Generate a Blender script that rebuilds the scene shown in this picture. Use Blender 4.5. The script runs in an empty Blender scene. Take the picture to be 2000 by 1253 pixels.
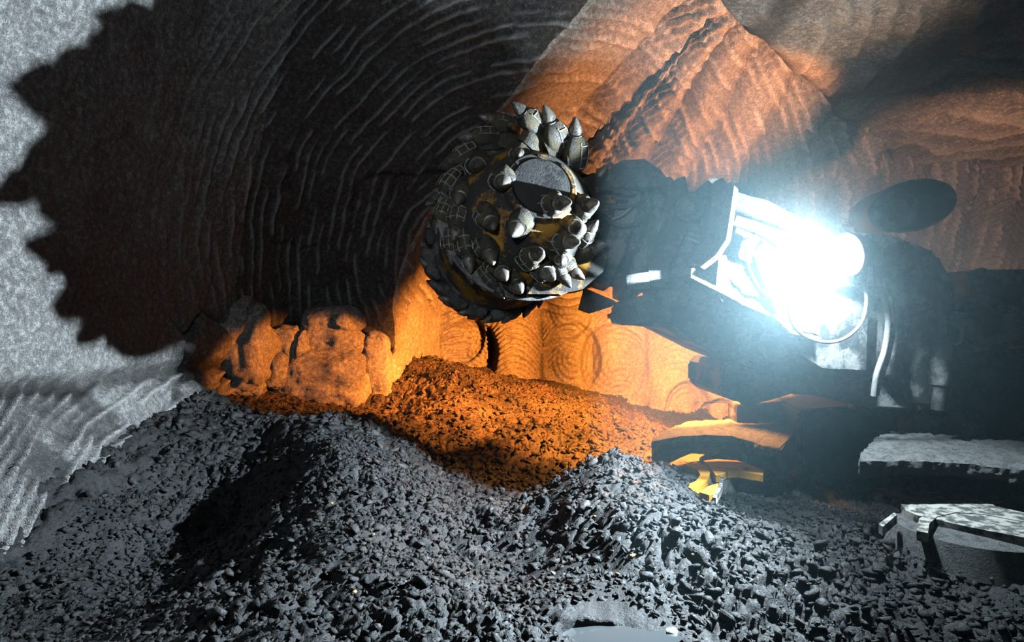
import bpy, bmesh, math, random
import numpy as np
from mathutils import Vector, Matrix
from mathutils.bvhtree import BVHTree

sc = bpy.context.scene
COL = sc.collection
rng = np.random.default_rng(7)
random.seed(7)

# ------------------------------------------------------------------ camera
CH, FPX = 1.7, 1222.0
cam = bpy.data.cameras.new('camera'); cam.lens = 22.0; cam.sensor_width = 36.0
cam.clip_start = 0.05; cam.clip_end = 60
co = bpy.data.objects.new('camera', cam); COL.objects.link(co)
co.location = (0, 0, CH); co.rotation_euler = (math.pi/2, 0, 0)
sc.camera = co

def W(px, py, d):
    return Vector(((px-1000)/FPX*d, d, CH-(py-626.5)/FPX*d))
def PL(px, py, z):
    d = (CH-z)*FPX/(py-626.5)
    return Vector(((px-1000)/FPX*d, d, z))

# ------------------------------------------------------------------ world, exposure
sc.view_settings.view_transform = 'Standard'
sc.view_settings.look = 'None'
sc.view_settings.exposure = 0.0
sc.view_settings.gamma = 1.0
sc.view_settings.use_curve_mapping = False
sc.cycles.use_denoising = True
sc.cycles.max_bounces = 5
sc.cycles.diffuse_bounces = 0
sc.cycles.volume_bounces = 1
sc.cycles.sample_clamp_indirect = 4.0
sc.cycles.volume_step_rate = 4.0
wd = bpy.data.worlds.new('world'); sc.world = wd; wd.use_nodes = True
bg = wd.node_tree.nodes['Background']
bg.inputs[0].default_value = (0.62, 0.80, 1.0, 1); bg.inputs[1].default_value = 0.065

# ------------------------------------------------------------------ lamps of the place, and a fill
def light(name, kind, loc, power, color, target=None, **kw):
    l = bpy.data.lights.new(name, kind); l.energy = power; l.color = color
    for k, v in kw.items(): setattr(l, k, v)
    o = bpy.data.objects.new(name, l); COL.objects.link(o); o.location = loc
    if target is not None:
        o.rotation_euler = (Vector(target)-Vector(loc)).to_track_quat('-Z', 'Y').to_euler()
    return o
LAMP = W(1655, 497, 3.61)
LAMPDIR = Vector((-0.93, -0.20, -0.16)).normalized()
light('boom_lamp_light', 'SPOT', LAMP+LAMPDIR*0.10, 2200, (0.73, 0.89, 1.0), LAMP+LAMPDIR*2,
      spot_size=math.radians(140), spot_blend=0.85, shadow_soft_size=0.025)
light('boom_lamp_spill', 'POINT', LAMP+LAMPDIR*0.11, 210, (0.72, 0.90, 1.0), shadow_soft_size=0.03)
# sodium work lamps mounted on the far side of the boom
light('sodium_lamp_light', 'SPOT', (1.75, 5.7, 2.0), 3000, (1.0, 0.29, 0.04), (1.3, 9.0, -0.5),
      spot_size=math.radians(132), spot_blend=0.35, shadow_soft_size=0.04)
light('sodium_side_light', 'SPOT', (1.0, 5.5, 1.95), 900, (1.0, 0.28, 0.04), (-2.5, 6.6, 0.24),
      spot_size=math.radians(46), spot_blend=0.25, shadow_soft_size=0.04)
light('sodium_floor_light', 'SPOT', (1.7, 5.45, 1.75), 300, (1.0, 0.40, 0.08), (1.2, 4.8, 0.4),
      spot_size=math.radians(96), spot_blend=0.5, shadow_soft_size=0.04)
light('warm_roof_light', 'SPOT', (2.6, 5.3, 2.35), 600, (1.0, 0.37, 0.12), (1.75, 6.6, 4.2),
      spot_size=math.radians(84), spot_blend=0.6, shadow_soft_size=0.06)
light('warm_roof_light', 'SPOT', (2.6, 5.3, 2.35), 120, (1.0, 0.60, 0.34), (1.9, 4.7, 4.0),
      spot_size=math.radians(100), spot_blend=0.9, shadow_soft_size=0.06)
light('warm_gallery_light', 'SPOT', (4.2, 5.6, 2.1), 210, (1.0, 0.52, 0.32), (7.0, 8.4, 3.0),
      spot_size=math.radians(150), spot_blend=0.6, shadow_soft_size=0.1)
# added weak cool fill from the camera side, for the dome and cutting head
light('front_fill_light', 'SPOT', (-0.5, 0.1, 2.5), 170, (0.86, 0.94, 1.0), (0.0, 5.0, 3.4),
      spot_size=math.radians(95), spot_blend=1.0, shadow_soft_size=0.12)

# ------------------------------------------------------------------ noise
LAT = rng.random((64, 64, 64)).astype(np.float32)
def vnoise(p):
    p = np.asarray(p, dtype=np.float32)
    i = np.floor(p).astype(np.int64); f = p-i; f = f*f*(3-2*f); i &= 63; j = (i+1) & 63
    x0, y0, z0 = i[..., 0], i[..., 1], i[..., 2]; x1, y1, z1 = j[..., 0], j[..., 1], j[..., 2]
    fx, fy, fz = f[..., 0], f[..., 1], f[..., 2]
    a = LAT[x0, y0, z0]*(1-fx)+LAT[x1, y0, z0]*fx
    b = LAT[x0, y1, z0]*(1-fx)+LAT[x1, y1, z0]*fx
    c = LAT[x0, y0, z1]*(1-fx)+LAT[x1, y0, z1]*fx
    d = LAT[x0, y1, z1]*(1-fx)+LAT[x1, y1, z1]*fx
    return (a*(1-fy)+b*fy)*(1-fz)+(c*(1-fy)+d*fy)*fz
def fbm(p, octv=4, gain=0.5):
    s = 0; a = 1.0; t = 0
    p = np.asarray(p, dtype=np.float32)
    for k in range(octv):
        s = s+a*(vnoise(p*(2.03**k)+17.3*k)-0.5); t += a; a *= gain
    return s/t*2
def ridge(p, octv=3):
    s = 0; a = 1.0; t = 0
    for k in range(octv):
        s = s+a*(1-np.abs(2*vnoise(np.asarray(p)*(2.03**k)+31.7*k)-1)); t += a; a *= 0.5
    return s/t
JX = rng.random((256, 256, 3)).astype(np.float32)
def worley2(x, y):
    """distance to the nearest and second nearest cell point and a random value per cell"""
    ix = np.floor(x).astype(np.int64); iy = np.floor(y).astype(np.int64)
    f1 = np.full(x.shape, 9.0, np.float32); f2 = f1.copy(); cid = np.zeros(x.shape, np.float32)
    for dx in (-1, 0, 1):
        for dy in (-1, 0, 1):
            j = JX[(ix+dx) & 255, (iy+dy) & 255]
            d = np.hypot(ix+dx+j[..., 0]-x, iy+dy+j[..., 1]-y)
            m = d < f1
            f2 = np.where(m, f1, np.minimum(f2, d)); cid = np.where(m, j[..., 2], cid); f1 = np.where(m, d, f1)
    return f1, f2, cid
def sstep(a, b, x):
    t = np.clip((x-a)/(b-a), 0, 1); return t*t*(3-2*t)

# ------------------------------------------------------------------ materials
def new_mat(name):
    m = bpy.data.materials.new(name); m.use_nodes = True
    nt = m.node_tree; b = nt.nodes['Principled BSDF']
    return m, nt, b
def nnoise(nt, scale, detail=6, rough=0.6, vec=None, typ='FBM'):
    n = nt.nodes.new('ShaderNodeTexNoise'); n.inputs['Scale'].default_value = scale
    n.inputs['Detail'].default_value = detail; n.inputs['Roughness'].default_value = rough
    if vec: nt.links.new(vec, n.inputs['Vector'])
    return n
def ramp(nt, src, stops):
    r = nt.nodes.new('ShaderNodeValToRGB'); e = r.color_ramp.elements
    while len(e) > 1: e.remove(e[-1])
    e[0].position = stops[0][0]; e[0].color = tuple(stops[0][1])+(1,)
    for p, c in stops[1:]:
        x = e.new(p); x.color = tuple(c)+(1,)
    nt.links.new(src, r.inputs[0]); return r
def mixc(nt, fac, a, b):
    m = nt.nodes.new('ShaderNodeMix'); m.data_type = 'RGBA'
    if isinstance(fac, float): m.inputs[0].default_value = fac
    else: nt.links.new(fac, m.inputs[0])
    for s, i in ((a, 6), (b, 7)):
        if isinstance(s, tuple): m.inputs[i].default_value = s+(1,)
        else: nt.links.new(s, m.inputs[i])
    return m.outputs[2]
def bump(nt, b, srcs):
    prev = None
    for src, st, dist in srcs:
        n = nt.nodes.new('ShaderNodeBump'); n.inputs['Strength'].default_value = st; n.inputs['Distance'].default_value = dist
        nt.links.new(src, n.inputs['Height'])
        if prev: nt.links.new(prev, n.inputs['Normal'])
        prev = n.outputs[0]
    nt.links.new(prev, b.inputs['Normal'])
def geo(nt):
    g = nt.nodes.new('ShaderNodeNewGeometry'); return g.outputs['Position']
def attr(nt, name):
    a = nt.nodes.new('ShaderNodeAttribute'); a.attribute_name = name; return a.outputs['Fac']

def rock_mat(name, dark, mid, lite, rough=0.75, glint=0.4, crestk=1.4):
    m, nt, b = new_mat(name); P = geo(nt)
    n1 = nnoise(nt, 1.7, 8, 0.65, P); n2 = nnoise(nt, 26, 6, 0.7, P); n3 = nnoise(nt, 140, 3, 0.6, P)
    c = ramp(nt, n1.outputs[0], [(0.3, dark), (0.55, mid), (0.75, lite)]).outputs[0]
    c2 = ramp(nt, n2.outputs[0], [(0.36, tuple(v*0.35 for v in mid)), (0.5, mid), (0.68, tuple(min(1, v*1.8) for v in lite))]).outputs[0]
    c = mixc(nt, 0.55, c, c2)
    # light salt on the crests of the cutting marks, stored in the mesh
    c = mixc(nt, attr(nt, 'crest'), c, tuple(min(1, v*crestk) for v in lite))
    # dark cracks and gaps, plus shade painted in grooves and along the roof lip
    c = mixc(nt, attr(nt, 'crack_shade'), c, tuple(v*0.16 for v in mid))
    g3 = ramp(nt, n3.outputs[0], [(0.38, (.45, .45, .45)), (0.62, (1.5, 1.5, 1.5))]).outputs[0]
    mm = nt.nodes.new('ShaderNodeMix'); mm.data_type = 'RGBA'; mm.blend_type = 'MULTIPLY'; mm.inputs[0].default_value = 0.75
    nt.links.new(c, mm.inputs[6]); nt.links.new(g3, mm.inputs[7])
    nt.links.new(mm.outputs[2], b.inputs['Base Color'])
    rr = ramp(nt, n3.outputs[0], [(0.45, (rough,)*3), (0.7, (rough*0.45,)*3)]); nt.links.new(rr.outputs[0], b.inputs['Roughness'])
    b.inputs['Specular IOR Level'].default_value = glint
    v = nt.nodes.new('ShaderNodeTexVoronoi'); v.inputs['Scale'].default_value = 120; nt.links.new(P, v.inputs['Vector'])
    n4 = nnoise(nt, 55, 5, 0.75, P)
    bump(nt, b, [(n2.outputs[0], 0.6, 0.016), (n4.outputs[0], 0.9, 0.014), (v.outputs['Distance'], 0.6, 0.006), (n3.outputs[0], 0.8, 0.006)])
    return m
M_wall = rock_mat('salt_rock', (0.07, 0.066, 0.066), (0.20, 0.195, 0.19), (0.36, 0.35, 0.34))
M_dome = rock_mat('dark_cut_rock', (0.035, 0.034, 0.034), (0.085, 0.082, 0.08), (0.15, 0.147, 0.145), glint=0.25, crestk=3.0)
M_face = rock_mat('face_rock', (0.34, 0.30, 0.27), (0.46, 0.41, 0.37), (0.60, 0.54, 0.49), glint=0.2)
M_roof = rock_mat('roof_rock', (0.13, 0.125, 0.12), (0.22, 0.20, 0.18), (0.38, 0.33, 0.27), glint=0.2)

def rubble_mat(name, dark, lite, glint=0.6, rough=0.45, bank_light=None):
    m, nt, b = new_mat(name); P = geo(nt)
    n1 = nnoise(nt, 9, 5, 0.6, P); n2 = nnoise(nt, 60, 5, 0.7, P)
    c = ramp(nt, n1.outputs[0], [(0.35, dark), (0.7, lite)]).outputs[0]
    c2 = ramp(nt, n2.outputs[0], [(0.4, dark), (0.65, lite)]).outputs[0]
    c = mixc(nt, 0.5, c, c2)
    if bank_light: c = mixc(nt, attr(nt, 'bank_light'), c, ramp(nt, n2.outputs[0], [(0.42, tuple(v*.12 for v in bank_light)), (0.58, bank_light)]).outputs[0])
    nt.links.new(c, b.inputs['Base Color'])
    r = ramp(nt, n2.outputs[0], [(0.35, (rough*0.7,)*3), (0.6, (min(1, rough*1.7),)*3)])
    nt.links.new(r.outputs[0], b.inputs['Roughness'])
    b.inputs['Specular IOR Level'].default_value = glint
    n3 = nnoise(nt, 200, 3, 0.6, P)
    bump(nt, b, [(n2.outputs[0], 0.8, 0.012), (n3.outputs[0], 0.5, 0.004)])
    return m
M_rubble = rubble_mat('broken_rock', (0.005, 0.0054, 0.0058), (0.034, 0.035, 0.037), 0.42, 0.42, bank_light=(0.22, 0.165, 0.13))
M_stone = rubble_mat('loose_stone', (0.010, 0.0105, 0.011), (0.065, 0.066, 0.068), 0.5, 0.42)
M_amber = rubble_mat('amber_salt', (0.62, 0.30, 0.06), (0.85, 0.55, 0.22), 0.5, 0.3)
M_white = rubble_mat('pale_salt', (0.45, 0.44, 0.40), (0.7, 0.68, 0.62), 0.5, 0.4)

def metal_mat(name, base, dust=(0.33, 0.33, 0.33), cover=0.5, metallic=0.0, rough=0.5, grit=0.5, scale=7, gd=0.01):
    """painted or bare steel with a crust of rock dust"""
    m, nt, b = new_mat(name); P = geo(nt)
    n1 = nnoise(nt, scale, 8, 0.68, P); n2 = nnoise(nt, 110, 4, 0.7, P)
    lo = 0.62-cover*0.35
    f = ramp(nt, n1.outputs[0], [(lo, (0, 0, 0)), (lo+0.10, (1, 1, 1))]).outputs[0]
    dd = ramp(nt, n2.outputs[0], [(0.35, tuple(v*0.55 for v in dust)), (0.65, dust)]).outputs[0]
    nt.links.new(mixc(nt, f, base, dd), b.inputs['Base Color'])
    b.inputs['Metallic'].default_value = metallic
    rr = ramp(nt, f, [(0, (rough,)*3), (1, (0.9,)*3)]); nt.links.new(rr.outputs[0], b.inputs['Roughness'])
    bump(nt, b, [(f, 0.4, 0.004), (n2.outputs[0], grit, gd)])
    return m
M_dark = metal_mat('dirty_dark_steel', (0.016, 0.018, 0.020), (0.14, 0.14, 0.135), 0.38, scale=9)
M_grime = metal_mat('oily_grime', (0.008, 0.008, 0.009), (0.028, 0.028, 0.028), 0.5)
M_steel = metal_mat('dusty_steel', (0.03, 0.032, 0.034), (0.26, 0.26, 0.255), 0.45, scale=6)
M_yellow = metal_mat('worn_yellow_paint', (0.42, 0.21, 0.02), (0.035, 0.034, 0.032), 0.66, scale=5)
M_bright_yellow = metal_mat('yellow_paint', (0.85, 0.40, 0.03), (0.11, 0.105, 0.10), 0.22, scale=9)
M_pick = metal_mat('pick_steel', (0.16, 0.145, 0.125), (0.07, 0.065, 0.058), 0.4, 0.6, 0.42, 0.25, 12)
M_holder = metal_mat('holder_steel', (0.028, 0.027, 0.024), (0.105, 0.088, 0.05), 0.4, 0.2, 0.5, 0.5, 14)
M_weld = metal_mat('weld_bead', (0.30, 0.29, 0.26), (0.20, 0.19, 0.17), 0.4, 0.4, 0.45, 0.3, 30)
M_crust = metal_mat('rock_dust_crust', (0.13, 0.13, 0.13), (0.30, 0.30, 0.295), 0.75, 0, 0.9, 1.0, 30, 0.02)
M_chrome = metal_mat('polished_rod', (0.45, 0.46, 0.47), (0.4, 0.4, 0.4), 0.35, 0.7, 0.3)
M_rubber = metal_mat('rubber_hose', (0.02, 0.021, 0.023), (0.12, 0.12, 0.12), 0.4)
M_cable = metal_mat('dusty_cable', (0.30, 0.31, 0.31), (0.42, 0.42, 0.42), 0.6)
M_ctrim = metal_mat('worn_pale_paint', (0.52, 0.50, 0.44), (0.10, 0.10, 0.10), 0.5, scale=16)
m, nt, b = new_mat('lamp_glass'); M_lens = m
b.inputs['Emission Color'].default_value = (1.0, 0.96, 0.88, 1); b.inputs['Emission Strength'].default_value = 60
m, nt, b = new_mat('muddy_water'); M_water = m
b.inputs['Base Color'].default_value = (0.07, 0.08, 0.085, 1); b.inputs['Roughness'].default_value = 0.12

# ------------------------------------------------------------------ object helpers
def props(o, label=None, cat=None, group=None, kind=None):
    if label: o['label'] = label
    if cat: o['category'] = cat
    if group: o['group'] = group
    if kind: o['kind'] = kind
    return o
def link(name, me, mats, parent=None, smooth=False):
    o = bpy.data.objects.new(name, me); COL.objects.link(o)
    for m_ in (mats if isinstance(mats, (list, tuple)) else [mats]): me.materials.append(m_)
    if parent: o.parent = parent
    if smooth: me.polygons.foreach_set('use_smooth', [True]*len(me.polygons))
    return o
def empty(name, loc):
    o = bpy.data.objects.new(name, None); o.location = loc; o.empty_display_size = 0.2; COL.objects.link(o); return o
def np_mesh(name, verts, faces):
    me = bpy.data.meshes.new(name); v = np.ascontiguousarray(verts, np.float32); f = np.ascontiguousarray(faces, np.int32)
    me.vertices.add(len(v)); me.vertices.foreach_set('co', v.ravel())
    k = f.shape[1]
    me.loops.add(f.size); me.loops.foreach_set('vertex_index', f.ravel())
    me.polygons.add(len(f)); me.polygons.foreach_set('loop_start', np.arange(0, f.size, k, dtype=np.int32))
    me.update(calc_edges=True); me.validate()
    return me
def grid_faces(nu, nv, flip=False):
    i = np.arange(nu-1)[:, None]*nv+np.arange(nv-1)[None, :]; i = i.ravel()
    f = np.stack([i, i+nv, i+nv+1, i+1], 1)
    return f[:, ::-1] if flip else f
def set_attr(me, name, vals):
    a = me.attributes.new(name, 'FLOAT', 'POINT'); a.data.foreach_set('value', np.ascontiguousarray(vals, np.float32).ravel())
def grid_normals(P):
    du = np.gradient(P, axis=0); dv = np.gradient(P, axis=1)
    n = np.cross(du, dv); return n/np.maximum(1e-9, np.linalg.norm(n, axis=2, keepdims=True))

def rings(P, C, ax, spacing, sharp=2.2, wob=0.25, seed=0, brk=0.5, ell=1.0, apex=None):
    """crest height 0..1 of concentric cutting marks round an axis"""
    C = np.array(C, np.float32); ax = np.array(Vector(ax).normalized(), np.float32)
    if apex is not None:      # marks swept from a pivot: measured as an angle seen from it
        A0 = np.array(apex, np.float32); ax = (C-A0); L0 = float(np.linalg.norm(ax)); ax = ax/L0; d = P-A0
        t = d@ax; q = (d-t[..., None]*ax)*(L0/np.maximum(t, .5))[..., None]
    else:
        d = P-C; t = d@ax; q = d-t[..., None]*ax
    q = q*np.array([1, 1, ell], np.float32)
    r = np.linalg.norm(q, axis=-1)
    r = r+spacing*wob*2*fbm(P*1.3+seed, 3)+spacing*0.12*fbm(P*9+seed, 2)
    w = r/spacing; k = np.floor(w); f = w-k
    c = np.where(f < 0.72, (f/0.72)**sharp, ((1-f)/0.28))
    gate = sstep(-0.25*brk-0.12, 0.25-0.2*brk, fbm(P*2.4+k[..., None]*5.1+seed, 2))
    return c, gate, r

# ------------------------------------------------------------------ walls (a lofted plan curve leaning into the roof)
plan = [ # x, y, lean x, lean y, foot, key
 (-3.00, 0.3, 0.35, 0.10, 0.30), (-2.95, 2.2, 0.35, 0.05, 0.45), (-2.85, 3.5, 0.35, 0.0, 0.62), (-2.78, 5.0, 0.50, -0.25, 0.50),
 (-2.70, 6.1, 0.90, -0.9, 0.25), (-2.45, 6.8, 1.20, -1.5, 0.05), (-1.95, 7.10, 1.50, -1.75, 0.0), (-1.45, 7.12, 1.85, -1.95, 0.0),
 (-1.37, 7.16, 1.90, -1.95, 0.0), (-1.33, 7.30, 1.90, -1.95, 0.0), (-1.18, 8.3, 1.95, -2.65, 0.0), (-1.02, 9.1, 2.1, -3.0, 0.05), (-0.75, 9.35, 2.1, -3.1, 0.05),
 (0.4, 9.30, 1.15, -3.05, 0.1), (1.6, 9.25, 0.5, -2.9, 0.1), (3.2, 9.1, 0.1, -2.6, 0.1), (5.0, 9.4, -0.2, -1.6, 0.1), (7.2, 9.2, -0.5, -1.2, 0.1), (9.5, 7.6, -1.0, -0.6, 0.1), (10.5, 5.0, -1.0, 0, 0.1)]
pp = np.array(plan, np.float64)
# Catmull-Rom style densify
seg = np.hypot(np.diff(pp[:, 0]), np.diff(pp[:, 1])); cs = np.concatenate([[0], np.cumsum(seg)])
def along(step):
    s = np.arange(0, cs[-1], step)
    out = np.stack([np.interp(s, cs, pp[:, k]) for k in range(5)], 1)
    # light smoothing of the plan, the pillar corner stays fairly crisp
    for _ in range(int(0.11/step)**2//6+1):
        out[1:-1] = out[1:-1]*0.5+0.25*(out[:-2]+out[2:])
    return s, out
STEP = 0.017
s_, pl = along(STEP)
S_CORNER = cs[8]; S_LEFT_END = cs[5]; S_BACK = cs[11]
zz = np.arange(0.1, 5.0, STEP)
Z = np.broadcast_to(zz[None, :], (len(s_), len(zz)))
g = np.clip((Z-1.7)/2.5, 0, 2)**1.7
foot = np.clip((1.32-Z)/0.8, 0, 1)**1.15*pl[:, 4][:, None]
tx = np.gradient(pl[:, 0]); ty = np.gradient(pl[:, 1]); L = np.hypot(tx, ty); nx, ny = ty/L, -tx/L
X = pl[:, 0][:, None]+pl[:, 2][:, None]*g+nx[:, None]*foot
Y = pl[:, 1][:, None]+pl[:, 3][:, None]*g+ny[:, None]*foot
P = np.stack([X, Y, Z+0*X], 2).astype(np.float32)
N = grid_normals(P)
sgn = np.sign(N[:, 40, 0]*nx+N[:, 40, 1]*ny)[:, None, None]; sgn[sgn == 0] = 1
N = N*np.median(sgn)
S = np.broadcast_to(s_[:, None], Z.shape)
wl = 1-sstep(S_LEFT_END-0.9, S_LEFT_END+0.1, S)          # left wall weight
wb = sstep(S_BACK-0.15, S_BACK+0.1, S)                   # back face weight
ws = sstep(S_CORNER-0.02, S_CORNER+0.06, S)*(1-wb)       # side of the pillar
wd_ = (1-wl)*(1-sstep(S_CORNER-0.02, S_CORNER+0.05, S))  # dark dome
low = 1-sstep(1.22, 1.40, Z+0.05*fbm(P*2, 2))
crest = np.zeros_like(Z); crack_shade = np.zeros_like(Z)
D = 0.10*fbm(P*0.8, 3)*(0.25+0.75*wd_)+0.03*fbm(P*4, 4)+0.012*fbm(P*17, 3)
# left wall: smooth coarse salt above, long curved streaks on the foot
D = D+wl*(1-low)*0.012*fbm(P*np.array([14, 14, 5]), 3)
c, gt, r = rings(P, W(660, 1190, 3.8), (-0.6, -1, 0), 0.075, wob=0.5, brk=0.45, seed=3, apex=(0.15, 0.1, 1.6))
st = c*gt*wl*low
D = D+0.05*st; crest += 0.75*st*sstep(0.25, 0.8, c); crack_shade += wl*low*0.8*(1-c*gt)*sstep(-.1, .3, fbm(P*3+9, 3))
ledge = np.exp(-((Z-1.30-0.05*fbm(P*2.5, 2))/0.05)**2)*wl; D = D-0.06*ledge; crack_shade += 0.8*ledge
PIV = (0.15, 0.1, 1.6)
# dark dome: two overlapping families of arcs
upper = sstep(1.55, 2.1, Z)
c1, g1, r1 = rings(P, W(1060, 520, 6.3), (0.08, -1, 0.1), 0.105, wob=0.5, brk=0.75, seed=11, sharp=3, apex=PIV)
c2, g2, r2 = rings(P, W(960, 520, 6.3), (0.0, -1, 0.1), 0.10, wob=0.5, apex=PIV, brk=0.6, seed=21, sharp=3)
near = 1-sstep(0.95, 1.25, r2)
st1 = c1*g1*(1-near); st2 = c2*g2*near
wdd = (1-sstep(S_CORNER-0.02, S_CORNER+0.05, S))*sstep(S_LEFT_END-2.3, S_LEFT_END-0.9, S)
D = D+wdd*upper*0.030*(st1+st2)
crest += wdd*upper*0.9*sstep(0.35, 0.8, st1+st2)*(0.55+0.45*sstep(-.3, .2, fbm(P*12, 3)))
rough = wdd*(1-upper); D = D+rough*(0.10*(ridge(P*2.2, 3)-0.5))
crack = sstep(0.93, 0.99, ridge(P*np.array([0.9, 0.9, 1.4])+4+0.12*fbm(P*6, 3)[..., None], 1))*sstep(-.1, .25, fbm(P*1.3+60, 2)); crack_shade += crack*0.8*(1-wb)*(1-ws*0.9)*(1-wl); D = D-0.03*crack*(1-wb)*(1-wl)
# recess and face: vertical scallops, each with rainbow marks
fs = (S-S_BACK)/0.78; k = np.floor(fs); u = (fs-k)*2-1
scal = -(u*u-0.4)*0.22
arc = (Z+0.32*u*u+0.45*JX[(k.astype(int)) % 255, 7, 0]+0.03*fbm(P*3, 2))/0.085
fa = arc-np.floor(arc); ca = np.where(fa < .7, (fa/.7)**2, (1-fa)/.3)
D = D+wb*(scal+0.06*ca*sstep(-.3, .2, fbm(P*1.5+40, 2))+0.11*fbm(P*1.6+7, 3)+0.03*fbm(P*7+7, 3))
crack_shade += wb*(1-upper)*0.55*sstep(.90, .98, np.abs(u))*sstep(-.2, .2, fbm(P*3+2, 2))
bulge = np.zeros_like(Z)
for bx, bz, rr in ((900, 655, .35), (920, 690, .42), (1110, 600, .40), (1120, 700, .45), (1200, 710, .50), (1340, 800, .36), (1400, 815, .25)):
    cc = np.array(W(bx, bz, 9.2)); rad = np.hypot(P[..., 0]-cc[0], (P[..., 2]-cc[2])*0.8)/rr
    bulge += np.where(rad < 1, -0.28*(1-rad**6)*(0.5+0.5*rad), 0)
    rg = rad/0.16; rg = rg-np.floor(rg); bulge += np.where(rad < 1, 0.03*np.abs(rg*2-1), 0)
D = D+wb*(1-upper)*bulge
c3, g3, r3 = rings(P, W(1110, 390, 6.6), (0.05, -1, 0.1), 0.105, apex=PIV, wob=0.25, brk=0.15, seed=31, sharp=1.8)
D = D+np.maximum(wb, ws)*upper*0.075*c3*g3*(0.6+0.4*sstep(-.3,.2,fbm(P*7,3)))
crest += np.maximum(wb, ws)*upper*0.3*sstep(.5, 1, c3)
crack_shade += np.maximum(wb, ws)*upper*0.45*(1-sstep(.1, .6, c3*g3))  # shade painted into the groove bottoms so the rings stand out
D = D+ws*(1-upper)*0.02*fbm(P*np.array([16, 16, 4]), 3)
# rock blocks either side of the crack at the foot of the dome
f1, f2, cid = worley2((S*1.55+0.3*fbm(P*1.1, 2)).astype(np.float32), (Z*1.9+0.25*fbm(P*1.4+5, 2)).astype(np.float32))
blk = wdd*(1-sstep(1.55, 1.9, Z))
edge = 1-sstep(0.02, 0.14, f2-f1)
D = D+blk*((cid-0.5)*0.22-0.16*edge); crack_shade += blk*edge*0.7
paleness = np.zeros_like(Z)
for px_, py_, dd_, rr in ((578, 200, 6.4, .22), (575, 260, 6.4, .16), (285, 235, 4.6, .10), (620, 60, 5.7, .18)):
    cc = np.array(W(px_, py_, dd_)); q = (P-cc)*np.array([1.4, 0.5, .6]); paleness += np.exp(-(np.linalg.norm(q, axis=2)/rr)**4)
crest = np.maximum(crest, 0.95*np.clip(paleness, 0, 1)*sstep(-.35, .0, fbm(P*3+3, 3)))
PW = P+N*D[..., None]
crest = np.clip(crest, 0, 1); crack_shade = np.clip(crack_shade, 0, 1)*(1-np.clip(paleness, 0, 1))
def wall_piece(name, i0, i1, mat):
    v = PW[i0:i1+1]; nu, nv = v.shape[:2]
    me = np_mesh(name, v.reshape(-1, 3), grid_faces(nu, nv))
    set_attr(me, 'crest', crest[i0:i1+1]); set_attr(me, 'crack_shade', crack_shade[i0:i1+1])
    o = link(name, me, mat, smooth=True); props(o, kind='structure'); return o
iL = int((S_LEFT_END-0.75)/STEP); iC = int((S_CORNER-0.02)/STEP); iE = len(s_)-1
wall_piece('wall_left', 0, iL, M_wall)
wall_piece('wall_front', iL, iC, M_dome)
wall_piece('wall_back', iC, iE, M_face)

# ------------------------------------------------------------------ ceiling
xs = np.arange(-4.2, 10.5, 0.024); ys = np.arange(0.0, 9.8, 0.024)
XX, YY = np.meshgrid(xs, ys, indexing='ij')
P = np.stack([XX, YY, 4+0*XX], 2).astype(np.float32)
sd = (XX-1.05)*0.73-(YY-4.3)*0.68+0.22*fbm(P*1.1, 3)
zc = 4.62-0.62*sstep(-0.25, 0.25, sd)-0.045*np.clip(XX-2.5, 0, 9)
lip = np.exp(-((sd+0.02)/0.16)**2); zc = zc-0.12*lip*sstep(-.3, .3, fbm(P*2.5, 3))
zc = zc+0.10*fbm(P*0.9, 3)+0.03*fbm(P*5, 3)
c, gt, r = rings(P, (0.35, 6.0, 4), (0, 0.1, 1), 0.17, wob=0.4, brk=0.3, seed=51, sharp=1.6)
tanw = sstep(0, .3, sd)*(1-sstep(2.2, 3.2, XX-0.3*YY))
zc = zc-0.05*c*gt*tanw
# torn strata to the right, stepping down away from the boom
q = (XX*0.42+YY*0.9)*0.9+0.5*fbm(P*np.array([.9, .5, 1])+3, 3); kq = np.floor(q/0.42); fq = q/0.42-kq
rw = sstep(1.9, 3.0, XX-0.3*YY)
zc = zc-rw*(0.17*fq**2.5+0.05*fbm(P*4, 3))
zc = zc+0.0*kq
PC = np.stack([XX, YY, zc], 2)
me = np_mesh('ceiling', PC.reshape(-1, 3), grid_faces(len(xs), len(ys), True))
set_attr(me, 'crest', np.clip(0.45*c*gt*tanw+rw*sstep(.75, 1, fq)*.5, 0, 1)); set_attr(me, 'crack_shade', np.clip(0.85*lip+0.7*sstep(.87, .97, ridge(P*.7+8, 1)), 0, 1))  # dark band paints the shade under the lip; other dark lines are cracks
props(link('ceiling', me, M_roof, smooth=True), kind='structure')

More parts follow.
